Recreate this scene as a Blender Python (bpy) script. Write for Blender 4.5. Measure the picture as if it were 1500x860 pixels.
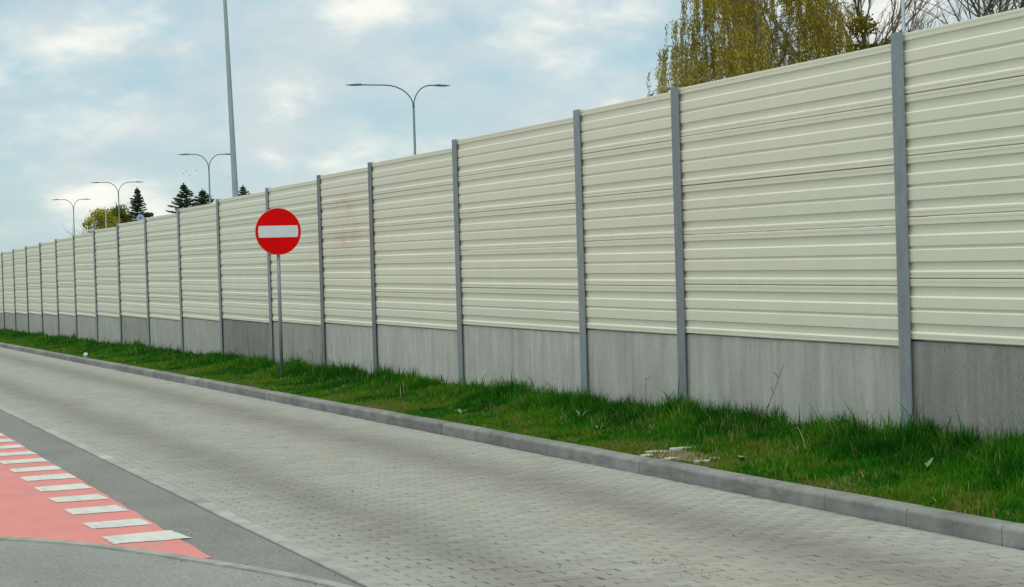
import bpy, math, random
import numpy as np
from mathutils import Vector, Matrix

# world frame: X = across the road towards the wall, Y = along the wall (away), Z = up
random.seed(7)
rng = np.random.default_rng(7)
for o in list(bpy.data.objects):
    bpy.data.objects.remove(o, do_unlink=True)
scene = bpy.context.scene
COL = scene.collection
R = math.radians

# ------------------------------------------------------------------ camera
CAM_H = 1.825
F_PX, PITCH, ROLL, YAW = 2693.9, -0.02085314, -0.02888851, 0.37755265
cam_d = bpy.data.cameras.new('camera')
cam = bpy.data.objects.new('camera', cam_d)
COL.objects.link(cam)
fw = Vector((0, math.cos(PITCH), math.sin(PITCH)))
ri = Vector((1, 0, 0))
up = ri.cross(fw)
c_, s_ = math.cos(ROLL), math.sin(ROLL)
r2, u2 = c_ * ri + s_ * up, -s_ * ri + c_ * up
rz = Matrix.Rotation(-YAW, 3, 'Z')
m3 = Matrix((rz @ r2, rz @ u2, rz @ (-fw))).transposed()
cam.matrix_world = Matrix.Translation((0, 0, CAM_H)) @ m3.to_4x4()
cam_d.sensor_fit = 'HORIZONTAL'
cam_d.sensor_width = 36.0
cam_d.lens = F_PX / 1500.0 * 36.0
cam_d.clip_start = 0.1
cam_d.clip_end = 6000.0
scene.camera = cam

# ------------------------------------------------------------------ light
SUN_EL, SUN_AZ = R(64), R(216)       # azimuth clockwise from +Y (to the left of and behind the camera)
world = bpy.data.worlds.new('World')
scene.world = world
world.use_nodes = True
wn, wl = world.node_tree.nodes, world.node_tree.links
wn.clear()
w_out = wn.new('ShaderNodeOutputWorld')
w_bg = wn.new('ShaderNodeBackground')
SKY_STRENGTH = 0.11
w_bg.inputs['Strength'].default_value = SKY_STRENGTH
sky = wn.new('ShaderNodeTexSky')
sky.sky_type = 'NISHITA'
sky.sun_disc = False
sky.sun_elevation = SUN_EL
sky.sun_rotation = SUN_AZ
sky.air_density = 1.0
sky.dust_density = 0.6
sky.ozone_density = 2.5
tc = wn.new('ShaderNodeTexCoord')
sep = wn.new('ShaderNodeSeparateXYZ')
wl.new(tc.outputs['Generated'], sep.inputs[0])
def wmath(op, a, b=None):
    n = wn.new('ShaderNodeMath'); n.operation = op
    for i, v in enumerate((a, b)):
        if v is None: continue
        if isinstance(v, (int, float)): n.inputs[i].default_value = v
        else: wl.new(v, n.inputs[i])
    return n.outputs[0]
zz = wmath('ADD', wmath('ABSOLUTE', sep.outputs[2]), 0.42)
px_ = wmath('DIVIDE', sep.outputs[0], zz)
py_ = wmath('DIVIDE', sep.outputs[1], zz)
cmb = wn.new('ShaderNodeCombineXYZ')
wl.new(px_, cmb.inputs[0]); wl.new(py_, cmb.inputs[1])
def wnoise(scale, detail, rough, off, dist=0.0):
    mp = wn.new('ShaderNodeMapping'); mp.inputs['Location'].default_value = off
    wl.new(cmb.outputs[0], mp.inputs[0])
    n = wn.new('ShaderNodeTexNoise'); n.inputs['Scale'].default_value = scale
    n.inputs['Detail'].default_value = detail; n.inputs['Roughness'].default_value = rough
    n.inputs['Distortion'].default_value = dist
    wl.new(mp.outputs[0], n.inputs['Vector'])
    return n.outputs['Fac']
def wramp(fac, stops):
    r = wn.new('ShaderNodeValToRGB'); wl.new(fac, r.inputs[0])
    el = r.color_ramp.elements
    while len(el) < len(stops): el.new(0.5)
    for e, (p, c) in zip(el, stops): e.position = p; e.color = (*c, 1)
    return r.outputs[0]
def wmix(fac, a, b, blend='MIX'):
    m = wn.new('ShaderNodeMix'); m.data_type = 'RGBA'; m.blend_type = blend
    if isinstance(fac, (int, float)): m.inputs[0].default_value = fac
    else: wl.new(fac, m.inputs[0])
    for i, v in ((6, a), (7, b)):
        if isinstance(v, tuple): m.inputs[i].default_value = (*v, 1)
        else: wl.new(v, m.inputs[i])
    return m.outputs[2]
K = 1.0 / SKY_STRENGTH
cover = wramp(wnoise(6.2, 8, 0.54, (3.1, 1.7, 0), 0.1), [(0.35, (0, 0, 0)), (0.57, (1, 1, 1))])
bright = wramp(wnoise(6.0, 8, 0.54, (9.3, 4.4, 0), 0.1),
               [(0.36, (0.50 * K, 0.60 * K, 0.635 * K)), (0.52, (0.61 * K, 0.675 * K, 0.68 * K)), (0.65, (0.92 * K, 0.91 * K, 0.82 * K))])
thin = wmix(0.68, sky.outputs[0], (0.40 * K, 0.57 * K, 0.62 * K))
cover2 = wmath('MULTIPLY', cover, 0.88)
wl.new(wmix(cover2, thin, bright), w_bg.inputs['Color'])
wl.new(w_bg.outputs[0], w_out.inputs[0])

sun_d = bpy.data.lights.new('sun', 'SUN')
sun_d.energy = 1.25
sun_d.angle = R(22)
sun_d.color = (1.0, 0.95, 0.87)
sun = bpy.data.objects.new('sun', sun_d)
COL.objects.link(sun)
sdir = Vector((math.sin(SUN_AZ) * math.cos(SUN_EL), math.cos(SUN_AZ) * math.cos(SUN_EL), math.sin(SUN_EL)))
sun.rotation_euler = (-sdir).to_track_quat('-Z', 'Y').to_euler()
sun.location = (0, 0, 40)

scene.view_settings.view_transform = 'Standard'
scene.view_settings.look = 'None'
scene.view_settings.exposure = 0.17
scene.view_settings.gamma = 1.0
scene.view_settings.use_curve_mapping = False
scene.render.engine = 'CYCLES'
scene.render.resolution_x = 1024
scene.render.resolution_y = 587

# ------------------------------------------------------------------ helpers
def tag(o, label=None, cat=None, group=None, kind=None):
    if label: o['label'] = label
    if cat: o['category'] = cat
    if group: o['group'] = group
    if kind: o['kind'] = kind
    return o
def empty(name, loc=(0, 0, 0)):
    o = bpy.data.objects.new(name, None)
    o.empty_display_size = 0.2
    COL.objects.link(o); o.location = loc
    return o
def link(name, me, parent=None, loc=(0, 0, 0), rot=None):
    o = bpy.data.objects.new(name, me)
    COL.objects.link(o); o.location = loc
    if rot: o.rotation_euler = rot
    if parent: o.parent = parent
    return o
def mesh(name, V, F, mat, smooth=False):
    me = bpy.data.meshes.new(name)
    me.from_pydata([tuple(v) for v in V], [], [tuple(f) for f in F])
    me.update()
    if mat: me.materials.append(mat)
    if smooth:
        me.polygons.foreach_set('use_smooth', [True] * len(me.polygons))
    return me
def mesh_np(name, V, loops, starts, mat, attrs=None, smooth=False):
    me = bpy.data.meshes.new(name)
    V = np.asarray(V, np.float32)
    me.vertices.add(len(V)); me.vertices.foreach_set('co', V.ravel())
    me.loops.add(len(loops)); me.loops.foreach_set('vertex_index', np.asarray(loops, np.int32))
    me.polygons.add(len(starts)); me.polygons.foreach_set('loop_start', np.asarray(starts, np.int32))
    me.update(calc_edges=True)
    if smooth: me.polygons.foreach_set('use_smooth', np.ones(len(starts), bool))
    for k, a in (attrs or {}).items():
        at = me.attributes.new(k, 'FLOAT', 'POINT'); at.data.foreach_set('value', np.asarray(a, np.float32))
    if mat: me.materials.append(mat)
    return me
class MB:
    def __init__(self): self.V, self.F = [], []
    def add(self, V, F):
        b = len(self.V); self.V += [tuple(v) for v in V]; self.F += [tuple(i + b for i in f) for f in F]
        return self
    def box(self, x0, x1, y0, y1, z0, z1):
        V = [(x, y, z) for z in (z0, z1) for y in (y0, y1) for x in (x0, x1)]
        return self.add(V, [(0, 2, 3, 1), (4, 5, 7, 6), (0, 1, 5, 4), (2, 6, 7, 3), (0, 4, 6, 2), (1, 3, 7, 5)])
    def tube(self, pts, rad, n=8, cap=True):
        pts = [Vector(p) for p in pts]
        if not hasattr(rad, '__len__'): rad = [rad] * len(pts)
        V, F = [], []
        a = None
        for i, p in enumerate(pts):
            t = (pts[min(i + 1, len(pts) - 1)] - pts[max(i - 1, 0)]).normalized()
            if a is None:
                a = t.orthogonal().normalized()
            a = (a - t * a.dot(t)).normalized()
            b = t.cross(a)
            for k in range(n):
                an = 2 * math.pi * k / n
                V.append(p + (a * math.cos(an) + b * math.sin(an)) * rad[i])
        for i in range(len(pts) - 1):
            for k in range(n):
                k2 = (k + 1) % n
                F.append((i * n + k, i * n + k2, (i + 1) * n + k2, (i + 1) * n + k))
        if cap:
            F.append(tuple(range(n - 1, -1, -1)))
            F.append(tuple((len(pts) - 1) * n + k for k in range(n)))
        return self.add(V, F)
    def me(self, name, mat, smooth=False): return mesh(name, self.V, self.F, mat, smooth)
    def build(self, name, mat, parent=None, loc=(0, 0, 0), smooth=False, rot=None):
        return link(name, self.me(name, mat, smooth), parent, loc, rot)

GS = 0.014
def zg(y):                                   # the road falls gently away from the camera
    return -GS * (min(max(y, -60.0), 210.0) - 10.0)
KERB_X, WALL_X = 6.70, 8.551
def zv(y, x):                                # grass verge surface
    t = min(max((x - 6.86) / 1.65, 0), 1)
    return zg(y) + 0.107 + 0.085 * t * t * (3 - 2 * t)

# ------------------------------------------------------------------ materials
class Mat:
    def __init__(self, name, rough=0.8, spec=0.3, metallic=0.0):
        self.m = bpy.data.materials.new(name); self.m.use_nodes = True
        self.n, self.l = self.m.node_tree.nodes, self.m.node_tree.links
        self.b = self.n['Principled BSDF']
        self.b.inputs['Roughness'].default_value = rough
        self.b.inputs['Specular IOR Level'].default_value = spec
        self.b.inputs['Metallic'].default_value = metallic
        self._pos = None
    def pos(self):
        if not self._pos: self._pos = self.n.new('ShaderNodeNewGeometry').outputs['Position']
        return self._pos
    def obj(self): return self.n.new('ShaderNodeTexCoord').outputs['Object']
    def map(self, vec, scale=(1, 1, 1), loc=(0, 0, 0), rot=(0, 0, 0)):
        k = self.n.new('ShaderNodeMapping'); self.l.new(vec, k.inputs[0])
        k.inputs['Scale'].default_value = scale; k.inputs['Location'].default_value = loc; k.inputs['Rotation'].default_value = rot
        return k.outputs[0]
    def noise(self, vec, scale, detail=4, rough=0.55, dist=0.0):
        k = self.n.new('ShaderNodeTexNoise'); self.l.new(vec, k.inputs['Vector'])
        k.inputs['Scale'].default_value = scale; k.inputs['Detail'].default_value = detail
        k.inputs['Roughness'].default_value = rough; k.inputs['Distortion'].default_value = dist
        return k.outputs['Fac']
    def voro(self, vec, scale, feature='F1', out='Distance'):
        k = self.n.new('ShaderNodeTexVoronoi'); self.l.new(vec, k.inputs['Vector']); k.feature = feature
        k.inputs['Scale'].default_value = scale
        return k.outputs[out]
    def white(self, vec):
        k = self.n.new('ShaderNodeTexWhiteNoise'); k.noise_dimensions = '3D'; self.l.new(vec, k.inputs['Vector'])
        return k.outputs['Value']
    def ramp(self, fac, stops):
        r = self.n.new('ShaderNodeValToRGB'); self.l.new(fac, r.inputs[0])
        el = r.color_ramp.elements
        while len(el) < len(stops): el.new(0.5)
        for e, (p, c) in zip(el, stops):
            e.position = p
            e.color = (*c, 1) if isinstance(c, tuple) else (c, c, c, 1)
        return r.outputs[0]
    def mix(self, fac, a, b, blend='MIX'):
        m = self.n.new('ShaderNodeMix'); m.data_type = 'RGBA'; m.blend_type = blend
        if isinstance(fac, (int, float)): m.inputs[0].default_value = fac
        else: self.l.new(fac, m.inputs[0])
        for i, v in ((6, a), (7, b)):
            if isinstance(v, tuple): m.inputs[i].default_value = (*v, 1)
            elif isinstance(v, (int, float)): m.inputs[i].default_value = (v, v, v, 1)
            else: self.l.new(v, m.inputs[i])
        return m.outputs[2]
    def math(self, op, a, b=None, c=None):
        n = self.n.new('ShaderNodeMath'); n.operation = op
        for i, v in enumerate((a, b, c)):
            if v is None: continue
            if isinstance(v, (int, float)): n.inputs[i].default_value = v
            else: self.l.new(v, n.inputs[i])
        return n.outputs[0]
    def sep(self, v):
        k = self.n.new('ShaderNodeSeparateXYZ'); self.l.new(v, k.inputs[0]); return k.outputs
    def comb(self, x, y, z=0.0):
        k = self.n.new('ShaderNodeCombineXYZ')
        for i, v in enumerate((x, y, z)):
            if isinstance(v, (int, float)): k.inputs[i].default_value = v
            else: self.l.new(v, k.inputs[i])
        return k.outputs[0]
    def attr(self, name):
        k = self.n.new('ShaderNodeAttribute'); k.attribute_name = name; return k.outputs['Fac']
    def oinfo(self, out): return self.n.new('ShaderNodeObjectInfo').outputs[out]
    def color(self, v):
        if isinstance(v, tuple): self.b.inputs['Base Color'].default_value = (*v, 1)
        else: self.l.new(v, self.b.inputs['Base Color'])
        return self
    def rough(self, v): self.l.new(v, self.b.inputs['Roughness']); return self
    def bump(self, h, strength=0.3, dist=0.01):
        k = self.n.new('ShaderNodeBump'); k.inputs['Strength'].default_value = strength; k.inputs['Distance'].default_value = dist
        self.l.new(h, k.inputs['Height']); self.l.new(k.outputs[0], self.b.inputs['Normal'])
        return self

# cream painted steel cassettes
M = Mat('cream_painted_steel', 0.42, 0.4)
p = M.pos()
dirt = M.noise(M.map(p, (1.2, 1.2, 0.35)), 2.2, 5, 0.6)
fine = M.noise(M.map(p, (9, 9, 1.6)), 4.0, 3, 0.6)
base = M.mix(M.ramp(dirt, [(0.32, 0.0), (0.72, 1.0)]), (0.835, 0.815, 0.640), (0.880, 0.862, 0.690))
base = M.mix(M.ramp(fine, [(0.5, 0.0), (0.8, 0.12)]), base, (0.58, 0.56, 0.45))
base = M.mix(M.ramp(M.oinfo('Random'), [(0.0, 0.0), (1.0, 0.26)]), base, (0.70, 0.69, 0.56))
# faint reddish rest of removed paint on one bay
q = M.map(p, (1, 1.25, 3.4), (0, -1.25 * 28.9, -3.4 * 2.66))
q2 = M.map(p, (1, 1.15, 4.2), (0, -1.15 * 28.75, -4.2 * 2.18))
def blob(v):
    s = M.sep(v)
    d2 = M.math('ADD', M.math('MULTIPLY', s[1], s[1]), M.math('MULTIPLY', s[2], s[2]))
    return M.ramp(d2, [(0.0, 1.0), (1.0, 0.0)])
pk = M.math('MULTIPLY', M.math('MAXIMUM', blob(q), blob(q2)), M.ramp(M.noise(p, 3.1, 3), [(0.35, 0.1), (0.65, 0.65)]))
base = M.mix(pk, base, (0.72, 0.50, 0.40))
M.color(base); M.rough(M.ramp(dirt, [(0.3, 0.36), (0.7, 0.52)]))
MAT_PANEL = M.m

# precast concrete plinths, each with its own tone (object colour)
M = Mat('precast_concrete', 0.9, 0.2)
p = M.pos()
pt = M.n.new('ShaderNodeVectorMath'); pt.operation = 'ADD'
M.l.new(p, pt.inputs[0]); M.l.new(M.comb(M.math('MULTIPLY', M.oinfo('Random'), 37.0), 0, 0), pt.inputs[1])
pp = pt.outputs[0]
streak = M.noise(M.map(pp, (3.4, 3.4, 0.30)), 2.4, 6, 0.66, 0.3)
cloud = M.noise(pp, 1.9, 4, 0.55)
grain = M.noise(pp, 60, 3, 0.7)
col = M.mix(M.ramp(streak, [(0.3, 0.0), (0.72, 1.0)]), 0.80, 1.13)
col = M.mix(1.0, col, M.mix(M.ramp(cloud, [(0.3, 0.0), (0.7, 1.0)]), (0.90, 0.89, 0.88), (1.05, 1.07, 1.06)), 'MULTIPLY')
col = M.mix(1.0, col, M.mix(M.ramp(grain, [(0.3, 0.0), (0.7, 1.0)]), 0.80, 1.14), 'MULTIPLY')
pits = M.ramp(M.voro(M.map(pp, (1, 1, 0.55)), 4.3), [(0.03, 0.5), (0.06, 1.0)])
col = M.mix(1.0, col, pits, 'MULTIPLY')
col = M.mix(1.0, col, M.oinfo('Color'), 'MULTIPLY')
col = M.mix(1.0, col, (1.14, 1.13, 1.08), 'MULTIPLY')
M.color(col).bump(M.math('ADD', grain, M.math('MULTIPLY', streak, 0.8)), 0.35, 0.006)
MAT_PLINTH = M.m

# galvanised steel
def galv(name, c0, c1, rough=0.5, metallic=0.35):
    M = Mat(name, rough, 0.4, metallic)
    p = M.pos()
    a = M.noise(M.map(p, (3, 3, 0.7)), 3.5, 5, 0.6)
    sp = M.voro(p, 40, 'F1', 'Color')
    col = M.mix(M.ramp(a, [(0.3, 0.0), (0.7, 1.0)]), c0, c1)
    col = M.mix(0.08, col, sp, 'OVERLAY')
    dark = M.noise(M.map(p, (8, 8, 0.9)), 2.2, 4, 0.6)
    col = M.mix(M.ramp(dark, [(0.58, 0.0), (0.8, 0.35)]), col, tuple(v * 0.55 for v in c0))
    col = M.mix(1.0, col, M.oinfo('Color'), 'MULTIPLY')
    M.color(col)
    return M.m
MAT_POST = galv('galvanised_post_steel', (0.235, 0.280, 0.290), (0.315, 0.355, 0.362), 0.52, 0.2)
MAT_POLE = galv('galvanised_pole_steel', (0.34, 0.40, 0.42), (0.44, 0.50, 0.52), 0.5, 0.2)
MAT_SIGNPOLE = galv('galvanised_pipe', (0.22, 0.27, 0.29), (0.33, 0.38, 0.40), 0.45, 0.35)
MAT_LAMP = galv('lamp_arm_steel', (0.13, 0.19, 0.21), (0.19, 0.25, 0.27), 0.5, 0.2)

def paint(name, c, rough=0.4, spec=0.5, var=0.08):
    M = Mat(name, rough, spec)
    a = M.noise(M.pos(), 6.0, 4)
    M.color(M.mix(M.ramp(a, [(0.3, 0.0), (0.7, 1.0)]), tuple(v * (1 - var) for v in c), tuple(min(1, v * (1 + var)) for v in c)))
    return M.m
MAT_RED = paint('red_reflective_sheet', (0.80, 0.002, 0.003), 0.6, 0.08, 0.08)
MAT_WHITE = paint('white_reflective_sheet', (0.72, 0.78, 0.80), 0.45, 0.3, 0.04)
MAT_RIM = paint('sign_rim', (0.72, 0.40, 0.37), 0.4, 0.4)

# kerb concrete (object colour gives each stone its tone)
M = Mat('kerb_concrete', 0.88, 0.25)
p = M.pos()
a = M.noise(p, 3.2, 5, 0.6); g = M.noise(p, 75, 3, 0.7); a2 = M.noise(M.map(p, (1, 1.6, 6)), 1.7, 4, 0.6)
col = M.mix(M.ramp(a, [(0.3, 0.0), (0.7, 1.0)]), (0.225, 0.228, 0.212), (0.34, 0.342, 0.318))
col = M.mix(M.ramp(a2, [(0.52, 0.0), (0.68, 0.6)]), col, (0.16, 0.16, 0.15))
chalk = M.noise(M.map(p, (1, 2.2, 9), rot=(0.25, 0, 0)), 1.3, 5, 0.65)
col = M.mix(M.ramp(chalk, [(0.60, 0.0), (0.74, 0.45)]), col, (0.50, 0.50, 0.47))
col = M.mix(1.0, col, M.mix(M.ramp(g, [(0.3, 0.0), (0.7, 1.0)]), 0.84, 1.1), 'MULTIPLY')
nz = M.sep(M.n.new('ShaderNodeNewGeometry').outputs['True Normal'])
col = M.mix(1.0, col, M.oinfo('Color'), 'MULTIPLY')
M.color(col).bump(g, 0.3, 0.004)
MAT_KERB = M.m

# concrete block paving, tone per block from its grid cell, tyre tracks along the road
M = Mat('concrete_paver', 0.72, 0.35)
p = M.pos(); s = M.sep(p)
row = M.math('FLOOR', M.math('MULTIPLY', s[1], 10.0))
odd = M.math('MODULO', M.math('ABSOLUTE', row), 2.0)
colx = M.math('FLOOR', M.math('ADD', M.math('MULTIPLY', M.math('SUBTRACT', s[0], 3.09), 5.0), M.math('MULTIPLY', odd, 0.5)))
cell = M.white(M.comb(row, colx, 0.0))
stain = M.noise(M.map(p, (2.2, 1.0, 0)), 2.3, 6, 0.7, 0.6)
wob = M.math('MULTIPLY', M.math('SUBTRACT', M.noise(M.map(p, (0.5, 0.35, 0)), 1.3, 3), 0.5), 0.55)
xx = M.math('ADD', s[0], wob)
def band(c, w):
    d = M.math('DIVIDE', M.math('SUBTRACT', xx, c), w)
    return M.math('POWER', 2.718, M.math('MULTIPLY', M.math('MULTIPLY', d, d), -1.0))
tracks = M.math('ADD', band(3.86, 0.40), band(5.74, 0.42))
patch = M.noise(M.map(p, (1.0, 0.55, 0)), 1.1, 5, 0.6)
g = M.noise(p, 90, 3, 0.7)
col = M.mix(M.ramp(tracks, [(0.05, 0.0), (1.0, 1.0)]), (0.400, 0.392, 0.330), (0.266, 0.258, 0.215))
col = M.mix(M.ramp(band(6.55, 0.32), [(0.0, 0.0), (1.0, 0.65)]), col, (0.42, 0.43, 0.39))
col = M.mix(M.ramp(patch, [(0.35, 0.0), (0.75, 0.4)]), col, (0.35, 0.325, 0.25))
col = M.mix(M.ramp(stain, [(0.60, 0.0), (0.74, 0.5)]), col, (0.27, 0.235, 0.165))
col = M.mix(1.0, col, M.mix(cell, 0.91, 1.07), 'MULTIPLY')
rare = M.ramp(M.white(M.comb(colx, row, 3.0)), [(0.0, 1.0), (0.985, 1.0), (1.0, 1.14)])
col = M.mix(1.0, col, rare, 'MULTIPLY')
col = M.mix(1.0, col, M.mix(M.ramp(g, [(0.3, 0.0), (0.7, 1.0)]), 0.90, 1.08), 'MULTIPLY')
M.color(col).bump(g, 0.25, 0.003)
MAT_PAVER = M.m
M = Mat('joint_sand', 0.95, 0.1)
M.color(M.mix(M.noise(M.pos(), 3.0, 5), (0.035, 0.03, 0.021), (0.105, 0.088, 0.058)))
MAT_SAND = M.m

# asphalt
def asphalt(name, c0, c1):
    M = Mat(name, 0.78, 0.35)
    p = M.pos()
    a = M.noise(M.map(p, (1, 0.6, 0)), 1.1, 5, 0.6)
    g = M.noise(p, 130, 2, 0.7)
    v = M.voro(p, 85, 'F1', 'Color')
    vv = M.n.new('ShaderNodeRGBToBW'); M.l.new(v, vv.inputs[0])
    col = M.mix(M.ramp(a, [(0.3, 0.0), (0.72, 1.0)]), c0, c1)
    col = M.mix(1.0, col, M.mix(M.ramp(vv.outputs[0], [(0.2, 0.0), (0.8, 1.0)]), 0.80, 1.18), 'MULTIPLY')
    lightstone = M.ramp(M.voro(p, 22, 'F1', 'Distance'), [(0.08, 0.5), (0.14, 0.0)])
    col = M.mix(lightstone, col, (0.33, 0.32, 0.29))
    M.color(col).bump(M.math('ADD', g, vv.outputs[0]), 0.5, 0.006)
    return M.m
MAT_ASPH = asphalt('coarse_asphalt', (0.215, 0.212, 0.188), (0.285, 0.28, 0.248))
MAT_ASPH2 = asphalt('worn_asphalt', (0.26, 0.262, 0.236), (0.345, 0.348, 0.315))

def roadpaint(name, c, under, lo, hi):
    M = Mat(name, 0.7, 0.3)
    p = M.pos()
    w = M.noise(p, 28, 5, 0.7); a = M.noise(p, 2.0, 4, 0.6)
    col = M.mix(M.ramp(a, [(0.3, 0.0), (0.7, 1.0)]), tuple(v * 0.93 for v in c), tuple(min(1, v * 1.05) for v in c))
    col = M.mix(M.ramp(w, [(lo, 0.0), (hi, 0.55)]), col, under)
    scuff = M.noise(M.map(p, (5, 0.7, 0), rot=(0, 0, 0.5)), 1.6, 6, 0.65)
    col = M.mix(M.ramp(scuff, [(0.48, 0.0), (0.75, 0.42)]), col, tuple(v * 0.75 for v in under))
    agg = M.noise(p, 150, 2, 0.8)
    col = M.mix(M.ramp(agg, [(0.56, 0.0), (0.70, 0.5)]), col, (0.24, 0.22, 0.20))
    M.color(col).bump(M.noise(p, 110, 2, 0.7), 0.4, 0.004)
    return M.m
MAT_PINK = roadpaint('pink_road_paint', (0.80, 0.265, 0.225), (0.66, 0.44, 0.39), 0.5, 0.8)
MAT_WPAINT = roadpaint('white_road_paint', (0.76, 0.755, 0.67), (0.40, 0.39, 0.35), 0.54, 0.78)

# soil and ground
M = Mat('verge_soil', 0.95, 0.1)
p = M.pos()
M.color(M.mix(M.ramp(M.noise(p, 7.0, 5, 0.65), [(0.35, 0.0), (0.65, 1.0)]), (0.045, 0.075, 0.012), (0.115, 0.100, 0.035)))
M.bump(M.noise(p, 40, 4, 0.7), 0.6, 0.02)
MAT_SOIL = M.m
M = Mat('rough_ground', 0.95, 0.1)
p = M.pos()
M.color(M.mix(M.ramp(M.noise(p, 0.25, 6, 0.6), [(0.35, 0.0), (0.65, 1.0)]), (0.045, 0.085, 0.018), (0.10, 0.11, 0.035)))
MAT_GROUND = M.m
M = Mat('dusty_sand', 0.95, 0.1)
p = M.pos()
M.color(M.mix(M.noise(p, 14.0, 5, 0.6), (0.13, 0.095, 0.055), (0.36, 0.30, 0.21)))
M.bump(M.noise(p, 60, 4, 0.7), 0.6, 0.02)
MAT_DUST = M.m
MAT_PALE = paint('pale_stone', (0.60, 0.575, 0.50), 0.9, 0.2, 0.3)

def leafmat(name, c0, c1, transl=0.35, rough=0.6, spec=0.2):
    M = Mat(name, rough, spec)
    col = M.mix(M.attr('tone'), c0, c1)
    M.color(col)
    t = M.n.new('ShaderNodeBsdfTranslucent'); M.l.new(col, t.inputs[0])
    mx = M.n.new('ShaderNodeMixShader'); mx.inputs[0].default_value = transl
    M.l.new(M.b.outputs[0], mx.inputs[1]); M.l.new(t.outputs[0], mx.inputs[2])
    M.l.new(mx.outputs[0], M.n['Material Output'].inputs[0])
    return M.m
# grass: tone 0 deep green -> 0.5 fresh green -> 1 dry straw
M = Mat('grass_blade', 0.55, 0.2)
col = M.ramp(M.attr('tone'), [(0.0, (0.014, 0.125, 0.003)), (0.40, (0.052, 0.250, 0.005)), (0.72, (0.150, 0.275, 0.012)), (0.86, (0.27, 0.22, 0.07)), (1.0, (0.50, 0.40, 0.19))])
M.color(col)
t = M.n.new('ShaderNodeBsdfTranslucent'); M.l.new(col, t.inputs[0])
mx = M.n.new('ShaderNodeMixShader'); mx.inputs[0].default_value = 0.42
M.l.new(M.b.outputs[0], mx.inputs[1]); M.l.new(t.outputs[0], mx.inputs[2])
M.l.new(mx.outputs[0], M.n['Material Output'].inputs[0])
MAT_GRASS = M.m
MAT_DRY = paint('dry_stalk', (0.36, 0.27, 0.13), 0.8, 0.1, 0.2)
MAT_BROWNSTALK = paint('brown_stalk', (0.20, 0.11, 0.07), 0.8, 0.1, 0.2)
MAT_DOCK = paint('broad_leaf', (0.14, 0.27, 0.09), 0.6, 0.3, 0.15)
MAT_LITTER = paint('white_plastic', (0.75, 0.78, 0.78), 0.4, 0.4)
MAT_GRIT = paint('dark_grit', (0.05, 0.045, 0.04), 0.9, 0.1, 0.3)
MAT_BARK = paint('grey_bark', (0.25, 0.205, 0.15), 0.9, 0.1, 0.3)
MAT_BIRCHBARK = paint('birch_bark', (0.30, 0.27, 0.22), 0.85, 0.1, 0.35)
MAT_TWIG = paint('twig_bark', (0.20, 0.145, 0.06), 0.9, 0.1, 0.2)
MAT_BIRCH = leafmat('birch_leaf', (0.27, 0.21, 0.016), (0.64, 0.53, 0.08))
MAT_SPRUCE = leafmat('spruce_needle', (0.032, 0.062, 0.028), (0.110, 0.165, 0.065), 0.3)
MAT_YELLOW = leafmat('yellow_green_leaf', (0.16, 0.19, 0.010), (0.48, 0.46, 0.02))
MAT_OLIVE = leafmat('olive_leaf', (0.085, 0.085, 0.008), (0.30, 0.26, 0.02))
MAT_BIRD = paint('bird_feather', (0.05, 0.05, 0.055), 0.7, 0.1)
MAT_BLUE = paint('pale_blue_sheet', (0.42, 0.55, 0.78), 0.5, 0.3)
MAT_DARK = paint('dark_symbol', (0.03, 0.05, 0.12), 0.5, 0.3)
MAT_GLASS = paint('lamp_lens', (0.5, 0.53, 0.55), 0.2, 0.5)

# ------------------------------------------------------------------ ground and road sheets
def sheet(name, xs, ys, zf, mat, parent=None):
    V = [(x, y, zf(y, x)) for y in ys for x in xs]
    n = len(xs)
    F = [(j * n + i, j * n + i + 1, (j + 1) * n + i + 1, (j + 1) * n + i) for j in range(len(ys) - 1) for i in range(n - 1)]
    return link(name, mesh(name, V, F, mat), parent)
YS = [-60 + 10 * i for i in range(28)]
gy = [-900, -300, -60] + [10 * i for i in range(-5, 22)] + [400, 900, 3000]
g_ = sheet('ground', [-1500, -300, -60, -12, 3, 6.6, 9.0, 20, 60, 300, 3000], gy, lambda y, x: zg(y) - 0.10 if -13 < x < 9.1 else zg(y) - 0.02, MAT_GROUND)
tag(g_, kind='structure')

X0, X1 = 3.09, KERB_X                # paved carriageway between flush edging and kerb
E0 = 2.97                            # outer face of the flush edging
road = sheet('paved_road', [X0 - 0.01, X1 + 0.02], [2.0] + [10 * i for i in range(1, 22)], lambda y, x: zg(y) - 0.012, MAT_SAND)
tag(road, kind='structure')

# one concrete block, open below, chamfered above, top centre at its origin
def paver_mesh(name, lx, ly, h=0.05, c=0.003):
    a, b = lx / 2, ly / 2
    V = [(-a, -b, -h), (a, -b, -h), (a, b, -h), (-a, b, -h), (-a, -b, -c), (a, -b, -c), (a, b, -c), (-a, b, -c),
         (-a + c, -b + c, 0), (a - c, -b + c, 0), (a - c, b - c, 0), (-a + c, b - c, 0)]
    F = [(0, 1, 5, 4), (1, 2, 6, 5), (2, 3, 7, 6), (3, 0, 4, 7), (4, 5, 9, 8), (5, 6, 10, 9), (6, 7, 11, 10), (7, 4, 8, 11), (8, 9, 10, 11)]
    return V, F
JO, JX = 0.0075, 0.0095
blocks = []
for r_ in range(30, 900):
    y = r_ * 0.1 + 0.05
    if r_ % 2 == 0:
        cs = [(X0 + 0.2 * k + 0.1, 0.2) for k in range(18)]
    else:
        cs = [(X0 + 0.05, 0.1)] + [(X0 + 0.2 * k + 0.2, 0.2) for k in range(17)] + [(X0 + 3.55, 0.1)]
    for x, w in cs:
        blocks.append((x, y, w))
def in_view(b):
    x, y, w = b
    return y > 9.75 - (x - 3.0) * 0.63 and x * 0.929 + y * 0.3687 > 0 and y > 6
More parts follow.
